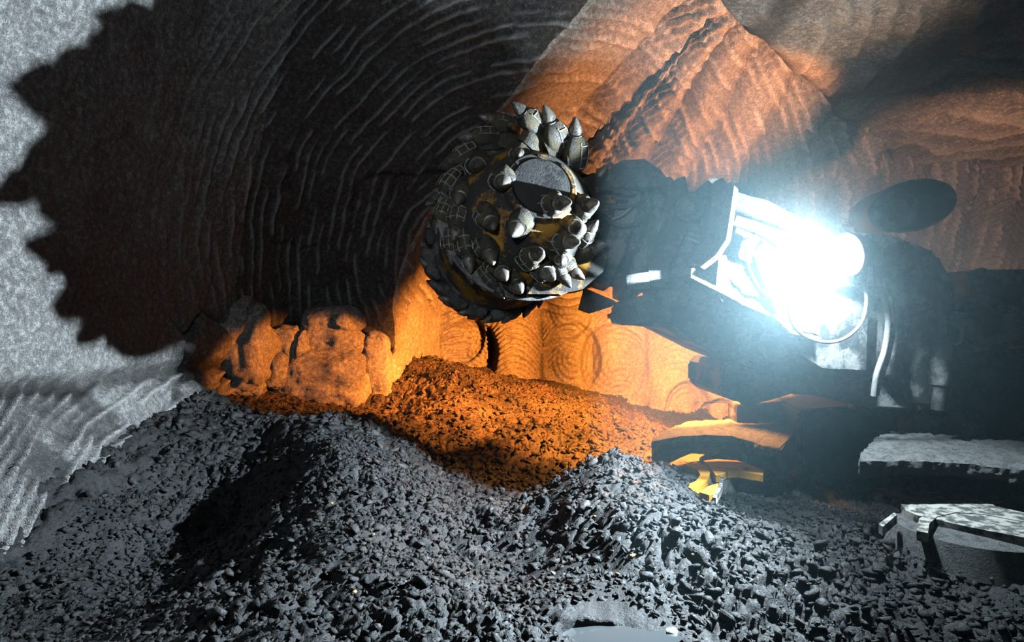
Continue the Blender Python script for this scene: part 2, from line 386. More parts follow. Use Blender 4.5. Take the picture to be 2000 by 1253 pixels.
# ------------------------------------------------------------------ floor of broken rock
ctl = [(0,1253,2.5),(500,1253,2.1),(1000,1253,2.3),(1200,1235,2.45),(1500,1253,2.5),(2000,1253,2.5),(170,1010,3.3),(60,1090,3.0),
 (400,1030,3.85),(300,1100,3.3),(120,940,3.4),(300,848,4.3),(430,772,5.2),(230,960,3.6),(620,950,3.55),(590,1060,2.95),(700,1050,3.0),(640,885,3.95),(620,812,4.7),(480,800,5.2),(400,850,4.5),(740,860,4.5),(860,950,4.2),(1000,992,4.2),(1000,1100,3.2),
 (1185,896,4.0),(1250,1000,3.2),(1300,940,3.9),(1400,996,3.8),(1500,1025,3.7),(1500,1050,3.1),(1700,1045,3.4),(2000,1050,3.1),(1800,1150,2.8),(1600,1010,4.0),(1620,900,6.0),
 (835,704,7.7),(900,735,7.2),(960,790,6.6),(1000,760,7.7),(1100,762,8.3),(1250,822,7.6),(1320,860,6.4),(900,850,5.8),(1000,940,5.2),(1100,905,5.6),(760,805,6.6),(600,792,6.2),(450,762,6.2),
 (1380,850,8.0),(900,720,8.6), (300,800,5.2), (1450, 935, 5.0), (1330, 930, 4.6)]
cp = [tuple(W(*c)) for c in ctl]+[(5,9,.4),(8,4,.4),(-3.2,2,.7),(0,.5,.5),(3,1,.4),(5,6,.4),(-3.5,8,1.2),(10,9,.4),(-1.6,6.0,.80),(2.2,5.6,.38),(3,4.8,.38),(2.4,3.9,.38)]
cp = np.array(cp); 
def tps(r): return np.where(r > 1e-6, r*r*np.log(np.maximum(r, 1e-6)), 0)
n_ = len(cp); R_ = np.hypot(cp[:, None, 0]-cp[None, :, 0], cp[:, None, 1]-cp[None, :, 1])
A_ = np.zeros((n_+3, n_+3)); A_[:n_, :n_] = tps(R_)+np.eye(n_)*0.002; A_[:n_, n_] = 1; A_[:n_, n_+1:n_+3] = cp[:, :2]; A_[n_:, :n_] = A_[:n_, n_:].T
sol = np.linalg.solve(A_, np.concatenate([cp[:, 2], [0, 0, 0]]))
def floor_base(x, y):
    x = np.asarray(x, float); y = np.asarray(y, float)
    z = sol[n_]+sol[n_+1]*x+sol[n_+2]*y
    for k_ in range(n_): z = z+sol[k_]*tps(np.hypot(x-cp[k_, 0], y-cp[k_, 1]))
    return np.clip(z, 0.15, 1.5)
def floor_fine(x, y, z0):
    P = np.stack([x, y, z0], -1).astype(np.float32)
    z = z0+0.07*fbm(P*1.7, 3)+0.045*fbm(P*5, 3)
    for sc_, am in ((8.5, 0.034), (19, 0.022), (44, 0.012)):
        wx = x*sc_+0.35*fbm(P*sc_*0.5, 2); wy = y*sc_*0.9+0.35*fbm(P*sc_*0.5+9, 2)
        f1, f2, cid = worley2(wx.astype(np.float32), wy.astype(np.float32))
        gate = sstep(-.35, .25, fbm(P*1.9+sc_, 2))
        z = z+am*gate*((cid-0.4)*1.2-0.8*(1-sstep(0, 0.28, f2-f1)))
    return z
PUD = W(1195, 1236, 2.44); PZ = PUD.z-0.02
def bank_light_mask(x, y, z):
    # paler colour brightens the lamp-lit far bank; its shadowed right part is painted darker
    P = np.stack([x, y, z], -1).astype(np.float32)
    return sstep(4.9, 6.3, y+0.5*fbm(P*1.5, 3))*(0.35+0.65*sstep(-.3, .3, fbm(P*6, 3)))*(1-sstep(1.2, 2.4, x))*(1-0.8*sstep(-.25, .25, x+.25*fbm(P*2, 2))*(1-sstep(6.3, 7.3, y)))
def make_floor():
    ys = [1.2]
    while ys[-1] < 9.7: ys.append(ys[-1]+0.0035+0.0024*ys[-1])
    ys = np.array(ys); xs = np.concatenate([np.arange(-4, -3, .04), np.arange(-3, 3.2, 0.0125), np.arange(3.2, 10, .045)])
    XX, YY = np.meshgrid(xs, ys, indexing='ij'); z0 = floor_base(XX, YY); z = floor_fine(XX, YY, z0)
    r = np.hypot((XX-PUD.x)*0.75+0.45*(YY-PUD.y), (YY-PUD.y)*1.35-0.1*(XX-PUD.x))/0.16
    w = 1-sstep(0.80, 1.0, r); z = z*(1-w)+(PZ-0.03)*w
    me = np_mesh('floor', np.stack([XX, YY, z], 2).reshape(-1, 3), grid_faces(len(xs), len(ys)))
    set_attr(me, 'bank_light', bank_light_mask(XX, YY, z)); props(link('floor', me, M_rubble), kind='structure')
    return xs, ys, z
fx, fy, fz = make_floor()
def floor_z(x, y):
    i = np.clip(np.searchsorted(fx, x)-1, 0, len(fx)-2); j = np.clip(np.searchsorted(fy, y)-1, 0, len(fy)-2)
    return fz[i, j]

# puddle
bm = bmesh.new(); vs = []
for k_ in range(40):
    a = k_/40*2*math.pi; r = 0.22*(1+0.12*math.sin(3*a+1)+0.06*math.sin(7*a)); vs.append(bm.verts.new((r*1.15*math.cos(a), r*0.85*math.sin(a), 0)))
bm.faces.new(vs); me = bpy.data.meshes.new('puddle'); bm.to_mesh(me); bm.free()
o = link('puddle', me, M_water); o.location = (PUD.x, PUD.y, PZ)
props(o, 'still pale grey puddle of muddy water among black rubble', 'puddle')

# ------------------------------------------------------------------ stones
def stone_proto(seed, flat):
    r = np.random.default_rng(seed); bm = bmesh.new()
    n = 14
    for p in r.normal(size=(n, 3)):
        p = p/np.linalg.norm(p)*(0.75+0.35*r.random()); bm.verts.new((p[0], p[1]*(0.6+0.3*r.random()), p[2]*flat))
    h = bmesh.ops.convex_hull(bm, input=bm.verts)
    bmesh.ops.delete(bm, geom=[v for v in bm.verts if not v.link_faces], context='VERTS')
    bmesh.ops.triangulate(bm, faces=bm.faces)
    bm.verts.index_update()
    v = np.array([v.co[:] for v in bm.verts]); f = np.array([[q.index for q in t.verts] for t in bm.faces]); bm.free()
    return v, f
protos = [stone_proto(100+k_, (0.30, 0.45, 0.6, 0.25)[k_ % 4]) for k_ in range(16)]
def rand_rot(r, tilt=0.5):
    a = r.random()*2*math.pi; t = r.normal()*tilt; t2 = r.normal()*tilt
    return np.array(Matrix.Rotation(t, 3, 'X')@Matrix.Rotation(t2, 3, 'Y')@Matrix.Rotation(a, 3, 'Z'))
r2_ = np.random.default_rng(5)
def scatter(n, xr, yr, smin, smax, pw):
    VV = []; FF = []; off = 0
    x = r2_.uniform(*xr, n); y = r2_.uniform(*yr, n); z = floor_z(x, y)
    keep = np.hypot(x-PUD.x, y-PUD.y) > 0.24
    for k_ in range(n):
        if not keep[k_]: continue
        v, f = protos[r2_.integers(16)]; s = smin+(smax-smin)*r2_.random()**pw
        VV.append((v*s)@rand_rot(r2_).T+np.array([x[k_], y[k_], z[k_]+s*0.12])); FF.append(f+off); off += len(v)
    return VV, FF, off
VV = []; FF = []; off = 0
for args in ((26000, (-2.3, 2.6), (1.9, 4.4), .006, .030, 2.3), (10000, (-2.6, 2.2), (4.2, 8.8), .012, .055, 2.2), (2500, (2.0, 5.0), (2.6, 6), .010, .03, 2)):
    a, b_, n2_ = scatter(*args)
    VV += a; FF += [q+off for q in b_]; off += n2_
me = np_mesh('rubble', np.concatenate(VV), np.concatenate(FF)); v_ = np.concatenate(VV); set_attr(me, 'bank_light', bank_light_mask(v_[:, 0], v_[:, 1], v_[:, 2]))
props(link('rubble', me, M_rubble), 'countless dark grey rock chips spread over the mounds of cut rock', 'rubble', kind='stuff')

zones = [ # count, px range, py range, label, group, size range
 (70, (1010, 1560), (960, 1240), 'dark angular stone loose on the black rubble slope right of the puddle', 'dark stones on the slope above the puddle', (.022, .055)),
 (55, (1560, 1990), (1055, 1245), 'black slab-like stone catching white lamp light at the bottom right', 'lamp-lit stones in the lower right corner', (.03, .065)),
 (60, (660, 1000), (880, 1150), 'flat grey slate chip on the slope of the big left mound facing the lamp', 'slate chips on the lit flank of the left mound', (.02, .05)),
 (40, (120, 600), (900, 1230), 'dim grey stone in the shaded hollow of the left mound', 'stones on the shaded flank of the left mound', (.02, .045)),
 (50, (730, 1250), (760, 930), 'orange-lit rock chunk on the far rubble bank below the cutting head', 'orange-lit chunks on the far rubble bank', (.035, .08)),
]
pm = []
for k_, (v, f) in enumerate(protos):
    me = np_mesh('stone', v, f); me.materials.append(M_stone); pm.append(me)
def px_to_floor(px, py):
    d0 = np.arange(1.9, 9.0, 0.01); x = (px-1000)/FPX*d0; z = CH-(py-626.5)/FPX*d0
    hit = np.nonzero(z < floor_z(x, d0))[0]
    if len(hit) == 0: return None
    i = hit[0]; return x[i], d0[i], z[i]
for n, xr, yr, lab, grp, sr in zones:
    c_ = 0
    while c_ < n:
        p = px_to_floor(r2_.uniform(*xr), r2_.uniform(*yr))
        if p is None or math.hypot(p[0]-PUD.x, p[1]-PUD.y) < 0.33: continue
        s = sr[0]+(sr[1]-sr[0])*r2_.random()**1.7
        o = bpy.data.objects.new('stone', pm[r2_.integers(16)]); COL.objects.link(o)
        o.location = (p[0], p[1], floor_z(p[0], p[1])+s*0.14); o.scale = (s, s, s)
        o.rotation_euler = (r2_.normal()*.35, r2_.normal()*.35, r2_.random()*6.28)
        props(o, lab, 'stone', grp); c_ += 1
ambers = [(1235,1091,.022,'largest amber salt pebble, mid-slope above the puddle'),(1354,1088,.017,'amber pebble beside a long upright grey stone, right of the largest amber pebble'),
 (1206,1124,.014,'small round amber pebble just below the largest one'),(1142,1007,.015,'upper left of the two amber chips high on the dark slope'),(1162,1011,.013,'upper right of the two amber chips high on the dark slope'),
 (1255,1184,.012,'amber chip low on the dark slope between two pointed stones'),(1063,1058,.012,'thin orange splinter at the left edge of the dark slope'),
 (692,1160,.016,'orange pebble on the grey slope at bottom centre-left'),(648,985,.012,'small tan pebble on the lit crest of the left mound'),(730,1045,.010,'tiny tan pebble halfway down the left mound flank')]
for px, py, s, lab in ambers:
    p = px_to_floor(px, py)
    o = bpy.data.objects.new('amber_pebble', bpy.data.meshes.new_from_object(bpy.data.objects.new('t', pm[1]))); o.data.materials.clear(); o.data.materials.append(M_amber)
    COL.objects.link(o); o.location = (p[0], p[1], p[2]+s*.5); o.scale = (s, s, s*1.6); o.rotation_euler = (.5, .2, px)
    props(o, lab, 'pebble', 'amber pebbles in the dark rubble')
for px, py, s, lab in ((1080,1122,.020,'round whitish salt pebble left of the amber ones'),(520,1077,.020,'whitish salt lump on the left mound flank'),(1310,1240,.035,'pale speckled stone at the bottom edge right of the puddle')):
    p = px_to_floor(px, py)
    o = bpy.data.objects.new('pale_pebble', bpy.data.meshes.new_from_object(bpy.data.objects.new('t', pm[2]))); o.data.materials.clear(); o.data.materials.append(M_white)
    COL.objects.link(o); o.location = (p[0], p[1], p[2]+s*.3); o.scale = (s, s, s*1.3); o.rotation_euler = (.2, .5, px)
    props(o, lab, 'pebble')

# ------------------------------------------------------------------ geometry helpers for the machine
def bm_obj(name, bm, mats, parent, smooth=False, bev=0.0, seg=2):
    if bev > 0:
        es = [e for e in bm.edges if e.is_manifold and e.calc_face_angle(0) > 0.5]
        bmesh.ops.bevel(bm, geom=es, offset=bev, segments=seg, affect='EDGES', clamp_overlap=True)
    bmesh.ops.recalc_face_normals(bm, faces=bm.faces)
    me = bpy.data.meshes.new(name); bm.to_mesh(me); bm.free()
    o = link(name, me, mats, parent, smooth)
    if smooth:
        me.set_sharp_from_angle(angle=math.radians(38))
    return o
def prism(bm, pts, vec):
    """solid between a loop of 3-D points and the same loop moved by vec"""
    vec = Vector(vec)
    a = [bm.verts.new(p) for p in pts]; b = [bm.verts.new(Vector(p)+vec) for p in pts]
    n = len(a); bm.faces.new(a); bm.faces.new(b[::-1])
    for i in range(n): bm.faces.new((a[i], a[(i+1) % n], b[(i+1) % n], b[i]))
def plate(name, pts, t, mat, parent, bev=0.01, vec=None, smooth=True):
    """pts: (px, py, depth) outline, extruded away from the viewer's side by t metres"""
    bm = bmesh.new(); prism(bm, [W(*p) for p in pts], vec if vec is not None else (0, t, 0))
    return bm_obj(name, bm, mat, parent, smooth, bev)
def lathe(bm, prof, origin, axis, seg=64, mi=0, closed=True):
    """prof: list of (along, radius)"""
    q = Vector(axis).to_track_quat('Z', 'Y').to_matrix(); origin = Vector(origin); ringsv = []
    for t, r in prof:
        ringsv.append([bm.verts.new(origin+q@Vector((r*math.cos(2*math.pi*k/seg), r*math.sin(2*math.pi*k/seg), t))) for k in range(seg)])
    for a, b in zip(ringsv[:-1], ringsv[1:]):
        for k in range(seg):
            f = bm.faces.new((a[k], a[(k+1) % seg], b[(k+1) % seg], b[k])); f.material_index = mi
    if closed:
        for r_ in (ringsv[0], ringsv[-1]):
            f = bm.faces.new(r_); f.material_index = mi
def tube(bm, pts, r, seg=10, mi=0, close=False):
    pts = [Vector(p) for p in pts]; n = len(pts); rv = []; up = Vector((0.13, 0.2, 1)).normalized()
    for i, p in enumerate(pts):
        t = ((pts[(i+1) % n] if close else pts[min(i+1, n-1)])-(pts[i-1] if (close or i) else pts[0])).normalized()
        a = t.cross(up);  a = a.normalized() if a.length > 1e-4 else Vector((1, 0, 0)); b = t.cross(a)
        rv.append([bm.verts.new(p+(a*math.cos(2*math.pi*k/seg)+b*math.sin(2*math.pi*k/seg))*r) for k in range(seg)])
    for i in range(n if close else n-1):
        a, b = rv[i], rv[(i+1) % n]
        for k in range(seg): bm.faces.new((a[k], a[(k+1) % seg], b[(k+1) % seg], b[k])).material_index = mi
    if not close: bm.faces.new(rv[0]).material_index = mi; bm.faces.new(rv[-1][::-1]).material_index = mi
def spline(pts, n=10):
    pts = [Vector(p) for p in pts]; out = []
    for i in range(len(pts)-1):
        p0 = pts[max(i-1, 0)]; p1 = pts[i]; p2 = pts[i+1]; p3 = pts[min(i+2, len(pts)-1)]
        for k in range(n):
            t = k/n; out.append(0.5*((2*p1)+(p2-p0)*t+(2*p0-5*p1+4*p2-p3)*t*t+(3*p1-p0-3*p2+p3)*t**3))
    out.append(pts[-1]); return out
def hose(name, pts, r, mat, parent, n=10):
    bm = bmesh.new(); tube(bm, spline([W(*p) for p in pts], n), r); return bm_obj(name, bm, mat, parent, True)
def cyl(name, a, b, r, mat, parent, bev=0.006, seg=32, prof=None):
    a = W(*a); b = W(*b); L_ = (b-a).length; bm = bmesh.new()
    lathe(bm, prof or [(0, r), (L_, r)], a, b-a, seg); return bm_obj(name, bm, mat, parent, True, 0)

# ------------------------------------------------------------------ the machine
MACH = empty('roadheader', (2.4, 4.8, 0.3))
props(MACH, 'huge dust-covered roadheader with spiked cutting heads, glaring boom lamp and yellow gathering wheels', 'mining machine')
MINV = MACH.matrix_world.inverted()
MACH.location = (0, 0, 0)

HB = W(1018, 436, 4.18); HF = W(1058, 362, 3.70); HAX = (HF-HB).normalized()
HL = (HF-HB).length
prof = [(0.00, 0.30), (0.0, 0.545), (0.035, 0.56), (0.06, 0.555), (0.065, 0.47), (0.12, 0.465), (0.2, 0.44), (0.28, 0.40), (0.36, 0.345), (0.43, 0.275), (0.455, 0.25), (0.46, 0.225),
        (HL-0.02, 0.225), (HL, 0.21), (HL, 0.19), (HL-0.015, 0.185), (HL-0.015, 0.02)]
bm = bmesh.new(); lathe(bm, prof, HB, HAX, 96)
bv = BVHTree.FromBMesh(bm)
head = bm_obj('cutting_head', bm, M_yellow, MACH, True)
head['label'] = 'near cutting head, a domed drum of yellow paint under grime'
bm = bmesh.new(); lathe(bm, [(0.056, 0.40), (0.056, 0.568), (0.085, 0.572), (0.092, 0.56), (0.070, 0.478), (0.070, 0.40)], HB, HAX, 128)
bm_obj('flange_ring', bm, M_steel, head, True)
bm = bmesh.new(); lathe(bm, [(HL-0.014, 0.01), (HL-0.014, 0.18), (HL+0.006, 0.175), (HL+0.012, 0.08), (HL+0.012, 0.01)], HB, HAX, 48)
q_ = HAX.to_track_quat('Z', 'Y').to_matrix()
for k_ in range(8):
    a = k_*math.pi/4; lathe(bm, [(0, .012), (.012, .012)], HB+HAX*HL+q_@Vector((.198*math.cos(a), .198*math.sin(a), -.004)), HAX, 6)
bm_obj('cap_plate', bm, M_grime, head, True)

def frame(z, xhint):
    z = z.normalized(); x = (xhint-z*xhint.dot(z))
    x = x.normalized() if x.length > 1e-4 else z.orthogonal().normalized()
    y = z.cross(x); return Matrix((x, y, z)).transposed()
def holder_mesh(bm, c, R, root, s=1.0):
    # rounded block swept along the pick axis
    sec = [(-.105, .030, .026), (-.092, .047, .042), (-.04, .060, .054), (.015, .060, .056), (.04, .050, .048), (.058, .038, .038)]
    rv = []
    for z, a, b in sec:
        row = []
        for k in range(16):
            t = 2*math.pi*k/16; cx, sy = math.cos(t), math.sin(t)
            p = 2.0/3.4; x = a*math.copysign(abs(cx)**p, cx); y = b*math.copysign(abs(sy)**p, sy)
            row.append(bm.verts.new(c+R@Vector((x*s, y*s, z*s))))
        rv.append(row)
    for a, b in zip(rv[:-1], rv[1:]):
        for k in range(16): bm.faces.new((a[k], a[(k+1) % 16], b[(k+1) % 16], b[k]))
    bm.faces.new(rv[0][::-1]); bm.faces.new(rv[-1])
    # foot that carries the block down on the drum
    d = root-c
    if d.length > 0.02:
        a1 = c+R@Vector((0, 0, -.02*s)); zf = Matrix((R.col[1], R.col[2], d.normalized())).transposed()
        rows = []
        for t, w, h in ((0, .044, .05), (0.55, .046, .075), (1.15, .055, .105)):
            o_ = a1.lerp(root, t); rows.append([bm.verts.new(o_+R.col[1]*(w*s*math.cos(q*.5236))+R.col[2]*(h*s*math.sin(q*.5236)-.02*s)) for q in range(12)])
        for a, b in zip(rows[:-1], rows[1:]):
            for k in range(12): bm.faces.new((a[k], a[(k+1) % 12], b[(k+1) % 12], b[k]))
        bm.faces.new(rows[0]); bm.faces.new(rows[-1][::-1])
def weld_mesh(bm, c, R, s=1.0):
    """raised hard-facing beads in a grid over the outer side of the holder"""
    def surf(z, t):
        zs = [(-.092, .047, .042), (-.04, .060, .054), (.015, .060, .056), (.04, .050, .048)]
        a = float(np.interp(z, [q[0] for q in zs], [q[1] for q in zs])); b = float(np.interp(z, [q[0] for q in zs], [q[2] for q in zs]))
        cx, sy = math.cos(t), math.sin(t); p = 2.0/3.4
        return c+R@Vector((a*math.copysign(abs(cx)**p, cx)*s, b*math.copysign(abs(sy)**p, sy)*s, z*s))
    for z in (-.085, -.035, .02): tube(bm, [surf(z, t) for t in np.linspace(-1.5, 1.5, 11)], .0038*s, 5)
    for t in (-1.5, -.7, 0.0, .7, 1.5): tube(bm, [surf(z, t) for z in np.linspace(-.085, .035, 6)], .0036*s, 5)
def tip_mesh(bm, c, R, s=1.0):
    pr = [(.050, .020), (.050, .036), (.062, .038), (.066, .030), (.072, .030), (.074, .034), (.086, .033), (.10, .028), (.118, .020), (.135, .011), (.144, .003)]
    lathe(bm, [(z*s, r*s) for z, r in pr], c, R.col[2], 18)
# holder centre and tip as seen in the photo (crop coordinates of a 500x460 px window at 780,180), flag: 1 = tip leans to the viewer
PK = [(700,150,640,90,0,1),(600,175,586,178,1,.9),(545,165,478,143,0,1),(440,240,362,242,0,1),(335,345,265,385,0,1),(640,325,636,330,1,.85),(552,465,548,492,1,1.15),
 (425,385,408,396,1,1.15),(825,225,790,125,0,1.15),(932,300,935,180,0,1.15),(265,500,220,560,0,1),(335,530,310,590,1,1),(240,645,215,705,0,.9),(322,665,303,745,0,1.05),
 (470,665,503,725,1,1.05),(645,690,600,760,1,1.15),(272,805,276,885,0,.8),(360,820,372,905,0,1.05),(374,905,382,990,0,.85),(470,825,497,912,1,1.05),(528,925,566,995,1,1.1),
 (485,1000,527,1055,0,.9),(600,1000,648,1062,1,1.1),(700,872,762,852,1,1.1),(755,935,822,992,1,1.1),(755,1022,803,1048,0,.95),(860,795,955,797,1,1.1),
 (838,935,878,990,0,.95),(880,925,934,960,0,.95),(975,845,1040,822,0,1.05),(805,597,908,585,1,1.15),(965,620,1054,588,1,1.15),(1030,500,1087,418,0,1.05),
 (1040,655,1118,618,0,1.05),(1060,600,1103,578,0,.85),(985,765,1010,735,0,.95),(920,730,965,715,1,1.1),(215,560,186,575,0,.75),(860,880,862,905,1,.9),(300,430,262,455,0,.8)]
CAMP = Vector((0, 0, CH))
for bx, by, tx_, ty_, fl, s in PK:
    s *= 1.18
    px, py = 780+bx/2.724, 180+by/2.724; qx, qy = 780+tx_/2.724, 180+ty_/2.724
    ray = (W(px, py, 1)-CAMP).normalized(); hit, nrm, idx, dist = bv.ray_cast(CAMP, ray)
    if hit is None or (hit-HB).dot(HAX) < 0.05:
        best = min((bv.find_nearest(CAMP+ray*t)+(t,) for t in np.arange(3.6, 4.5, .02)), key=lambda q: q[3])
        c0 = CAMP+ray*best[4]; root = best[0]
        if (c0-root).length > 0.16: root = c0+(root-c0)*0.9
    else:
        nrm = nrm if nrm.dot(ray) < 0 else -nrm
        c0 = hit+nrm*(0.075*s); c0 = c0-ray*0.0
        # keep the photographed position
        dd_ = (c0-CAMP).length; c0 = CAMP+ray*dd_; root = hit
    rt = (W(qx, qy, 1)-CAMP).normalized(); b2 = (c0-CAMP).dot(rt); perp2 = (c0-CAMP).length_squared-b2*b2; Lp = 0.135*s
    h2 = Lp*Lp-perp2
    if h2 > 0:
        k2 = math.sqrt(h2)*(1 if fl else 0.25); tp = CAMP+rt*(b2-k2)
    else: tp = CAMP+rt*b2
    R = frame(tp-c0, c0-root)
    bm = bmesh.new(); holder_mesh(bm, c0, R, root, s); ho = bm_obj('pick_holder', bm, M_holder, head, True)
    bm = bmesh.new(); weld_mesh(bm, c0, R, s); bm_obj('weld_grid', bm, M_weld, head, True)
    bm = bmesh.new(); tip_mesh(bm, c0, R, s); bm_obj('pick_tip', bm, M_pick, head, True)

# rear head, mirrored on the far side of the gearbox
RB = W(962, 492, 4.62); RAX = (-HAX+Vector((-0.05, 0, 0))).normalized()
bm = bmesh.new(); lathe(bm, [(0, .3), (0, .43), (.05, .445), (.055, .40), (.2, .37), (.33, .29), (.42, .20), (.42, .02)], RB, RAX, 80)
rear = bm_obj('cutting_head', bm, M_dark, MACH, True)
rear['label'] = 'far cutting head in silhouette behind the gearbox'
Rq = RAX.to_track_quat('Z', 'Y').to_matrix(); rr_ = random.Random(3)
for row, (t, r, n) in enumerate(((.06, .41, 20), (.17, .37, 16), (.28, .31, 10))):
    for k_ in range(n):
        a = 2*math.pi*(k_+row*.4)/n+rr_.uniform(-.05, .05); rad = Rq@Vector((math.cos(a), math.sin(a), 0)); tan = Rq@Vector((-math.sin(a), math.cos(a), 0))
        root = RB+RAX*t+rad*r; c0 = root+rad*.055; R = frame(tan*.85+rad*.4, rad)
        bm = bmesh.new(); holder_mesh(bm, c0, R, root, .85); bm_obj('pick_holder', bm, M_dark, rear, True)
        bm = bmesh.new(); tip_mesh(bm, c0, R, .9); bm_obj('pick_tip', bm, M_pick, rear, True)

# gearbox between the heads and its arm back to the boom
GM = HB.lerp(RB, .5)
bm = bmesh.new(); lathe(bm, [(-.30, .40), (-.28, .45), (.17, .45), (.20, .40)], GM+HAX*.05, HAX, 64)
prism(bm, [W(*p) for p in ((1060,574,4.2),(1130,566,4.2),(1195,545,4.2),(1245,520,4.2),(1245,380,4.2),(1195,350,4.2),(1120,335,4.2))], (0.02, .42, 0))
bm_obj('gearbox', bm, M_yellow, MACH, True, .03, 3)
plate('gear_guard', [(1030,574,3.86),(1085,574,3.87),(1140,563,3.90),(1178,530,3.98),(1192,480,4.08),(1184,425,4.18),(1165,470,4.10),(1135,510,4.0),(1095,538,3.92),(1045,553,3.86)], .16, M_yellow, MACH, .02)
for k_, p in enumerate(((1140,500),(1155,480),(1120,530),(1060,555))):
    c = W(p[0], p[1], 4.19); bm = bmesh.new(); lathe(bm, [(0, .012), (.016, .012), (.016, .006)], c, (0, -1, 0), 6); bm_obj('bolt', bm, M_dark, MACH, True)

# turned boom neck with its big flanges
NA = W(1178, 452, 4.42); NB = W(1420, 528, 4.42); NL = (NB-NA).length
bm = bmesh.new(); lathe(bm, [(0, .2), (0, .385), (.05, .40), (.13, .40), (.16, .355), (.20, .35), (.22, .43), (.30, .435), (.32, .36), (.36, .33), (.44, .33), (.46, .45), (.56, .455), (.58, .40), (.66, .39), (NL, .40), (NL, .1)], NA, NB-NA, 72)
neck = bm_obj('boom_neck', bm, M_steel, MACH, True)
bm = bmesh.new(); nax = (NB-NA).normalized(); nq = nax.to_track_quat('Z', 'Y').to_matrix()
for t, r in ((.30, .40), (.56, .425)):
    for k_ in range(28):
        a = 2*math.pi*k_/28; lathe(bm, [(0, .013), (.02, .013), (.02, .008)], NA+nax*t+nq@Vector((r*math.cos(a), r*math.sin(a), 0)), nax, 6)
bm_obj('bolt_circle', bm, M_dark, neck)
# lugs
plate('lifting_lug', [(1142,562,4.15),(1203,588,4.15),(1196,598,4.15),(1152,612,4.15),(1131,604,4.15)], .07, M_dark, MACH, .008)
plate('lifting_lug', [(1203,590,4.1),(1194,620,4.1),(1198,631,4.1),(1220,635,4.1),(1262,627,4.1),(1300,612,4.1),(1260,575,4.1)], .07, M_dark, MACH, .008)
def lug(px, py, d, r=.065):
    c = W(px, py, d); bm = bmesh.new(); lathe(bm, [(-.13, r*.95), (.0, r), (.01, r*.9), (.01, r*.3)], c, Vector((.95, -.3, .1)), 28)
    bm_obj('pin_boss', bm, M_crust, MACH, True)
lug(1266, 547, 4.02, .055); lug(1339, 578, 3.98, .06)
# guard hood over the neck
bm = bmesh.new()
hood = [(1172,372),(1198,322),(1215,313),(1258,310),(1292,333),(1305,352),(1310,368),(1250,362),(1200,372)]
prism(bm, [W(x, y, 4.05) for x, y in hood], (0, .75, .0)); bm_obj('guard_hood', bm, M_dark, MACH, True, .012)
plate('guard_lip', [(1240,352,4.0),(1310,345,4.0),(1316,352,4.0),(1312,362,4.0),(1245,366,4.0)], .09, M_dark, MACH, .006)
# hoses in the opening
hose('hydraulic_hose', [(1178,420,4.05),(1200,438,3.98),(1230,440,3.97),(1258,425,3.98),(1266,395,4.02),(1258,360,4.1)], .013, M_rubber, MACH)
hose('hydraulic_hose', [(1182,402,4.02),(1215,404,3.98),(1245,398,3.98),(1262,380,4.05)], .011, M_rubber, MACH)
hose('hydraulic_hose', [(1195,428,4.0),(1215,420,3.98),(1232,405,3.98)], .007, M_cable, MACH)
for (x, y) in ((1208,372),(1226,376),(1212,388)):
    cyl('hose_fitting', (x-10, y, 4.0), (x+10, y+1, 4.0), .02, M_dark, MACH)
# cheek plate with pivot pin
plate('cheek_plate', [(1272,560,4.0),(1262,500,4.0),(1285,470,4.0),(1290,420,4.0),(1310,365,4.0),(1322,348,4.0),(1338,344,4.0),(1344,370,4.0),(1338,420,4.0),(1345,450,4.0),(1310,500,4.0),(1300,560,4.0)], .10, M_dark, MACH, .012)
cyl('pin_boss', (1347,405,4.05), (1347,405,3.90), .085, M_dark, MACH, prof=[(0,.10),(.10,.10),(.12,.085),(.15,.085),(.15,.03)])
cyl('pivot_pin', (1347,405,3.92), (1347,405,3.87), .04, M_steel, MACH, prof=[(0,.045),(.05,.045),(.055,.03),(.055,.015),(.045,.01)])
for k_ in range(3):
    a = k_*2.1+.5; c = W(1347,405,3.872)+Vector((.024*math.cos(a), 0, .024*math.sin(a))); bm = bmesh.new(); lathe(bm, [(0,.008),(.012,.008)], c, (0,-1,0), 6); bm_obj('bolt', bm, M_steel, MACH)
cyl('pin_roller', (1327,356,4.1), (1327,356,3.93), .03, M_dark, MACH)
# hydraulic cylinders with rods, seen between cheek plate and bracket
for k_, (a, b, rb, rr) in enumerate((((1330,372,4.15),(1640,500,4.1),.055,.035),((1345,430,4.1),(1640,545,4.05),.060,.04))):
    A = W(*a); B = W(*b); ax = (B-A); L_ = ax.length
    bm = bmesh.new(); lathe(bm, [(L_*.28, rb*.8), (L_*.28, rb*1.25), (L_*.33, rb*1.25), (L_*.34, rb), (L_, rb), (L_, rb*.3)], A, ax, 32)
    hc = bm_obj('hydraulic_cylinder', bm, M_crust, MACH, True)
    bm = bmesh.new(); lathe(bm, [(0, rr), (L_*.30, rr)], A, ax, 28); bm_obj('piston_rod', bm, M_chrome, hc, True)
hose('steel_pipe', [(1345,455,3.98),(1420,485,3.98)], .014, M_chrome, MACH, 2)
hose('steel_pipe', [(1345,466,3.97),(1420,497,3.97)], .011, M_chrome, MACH, 2)
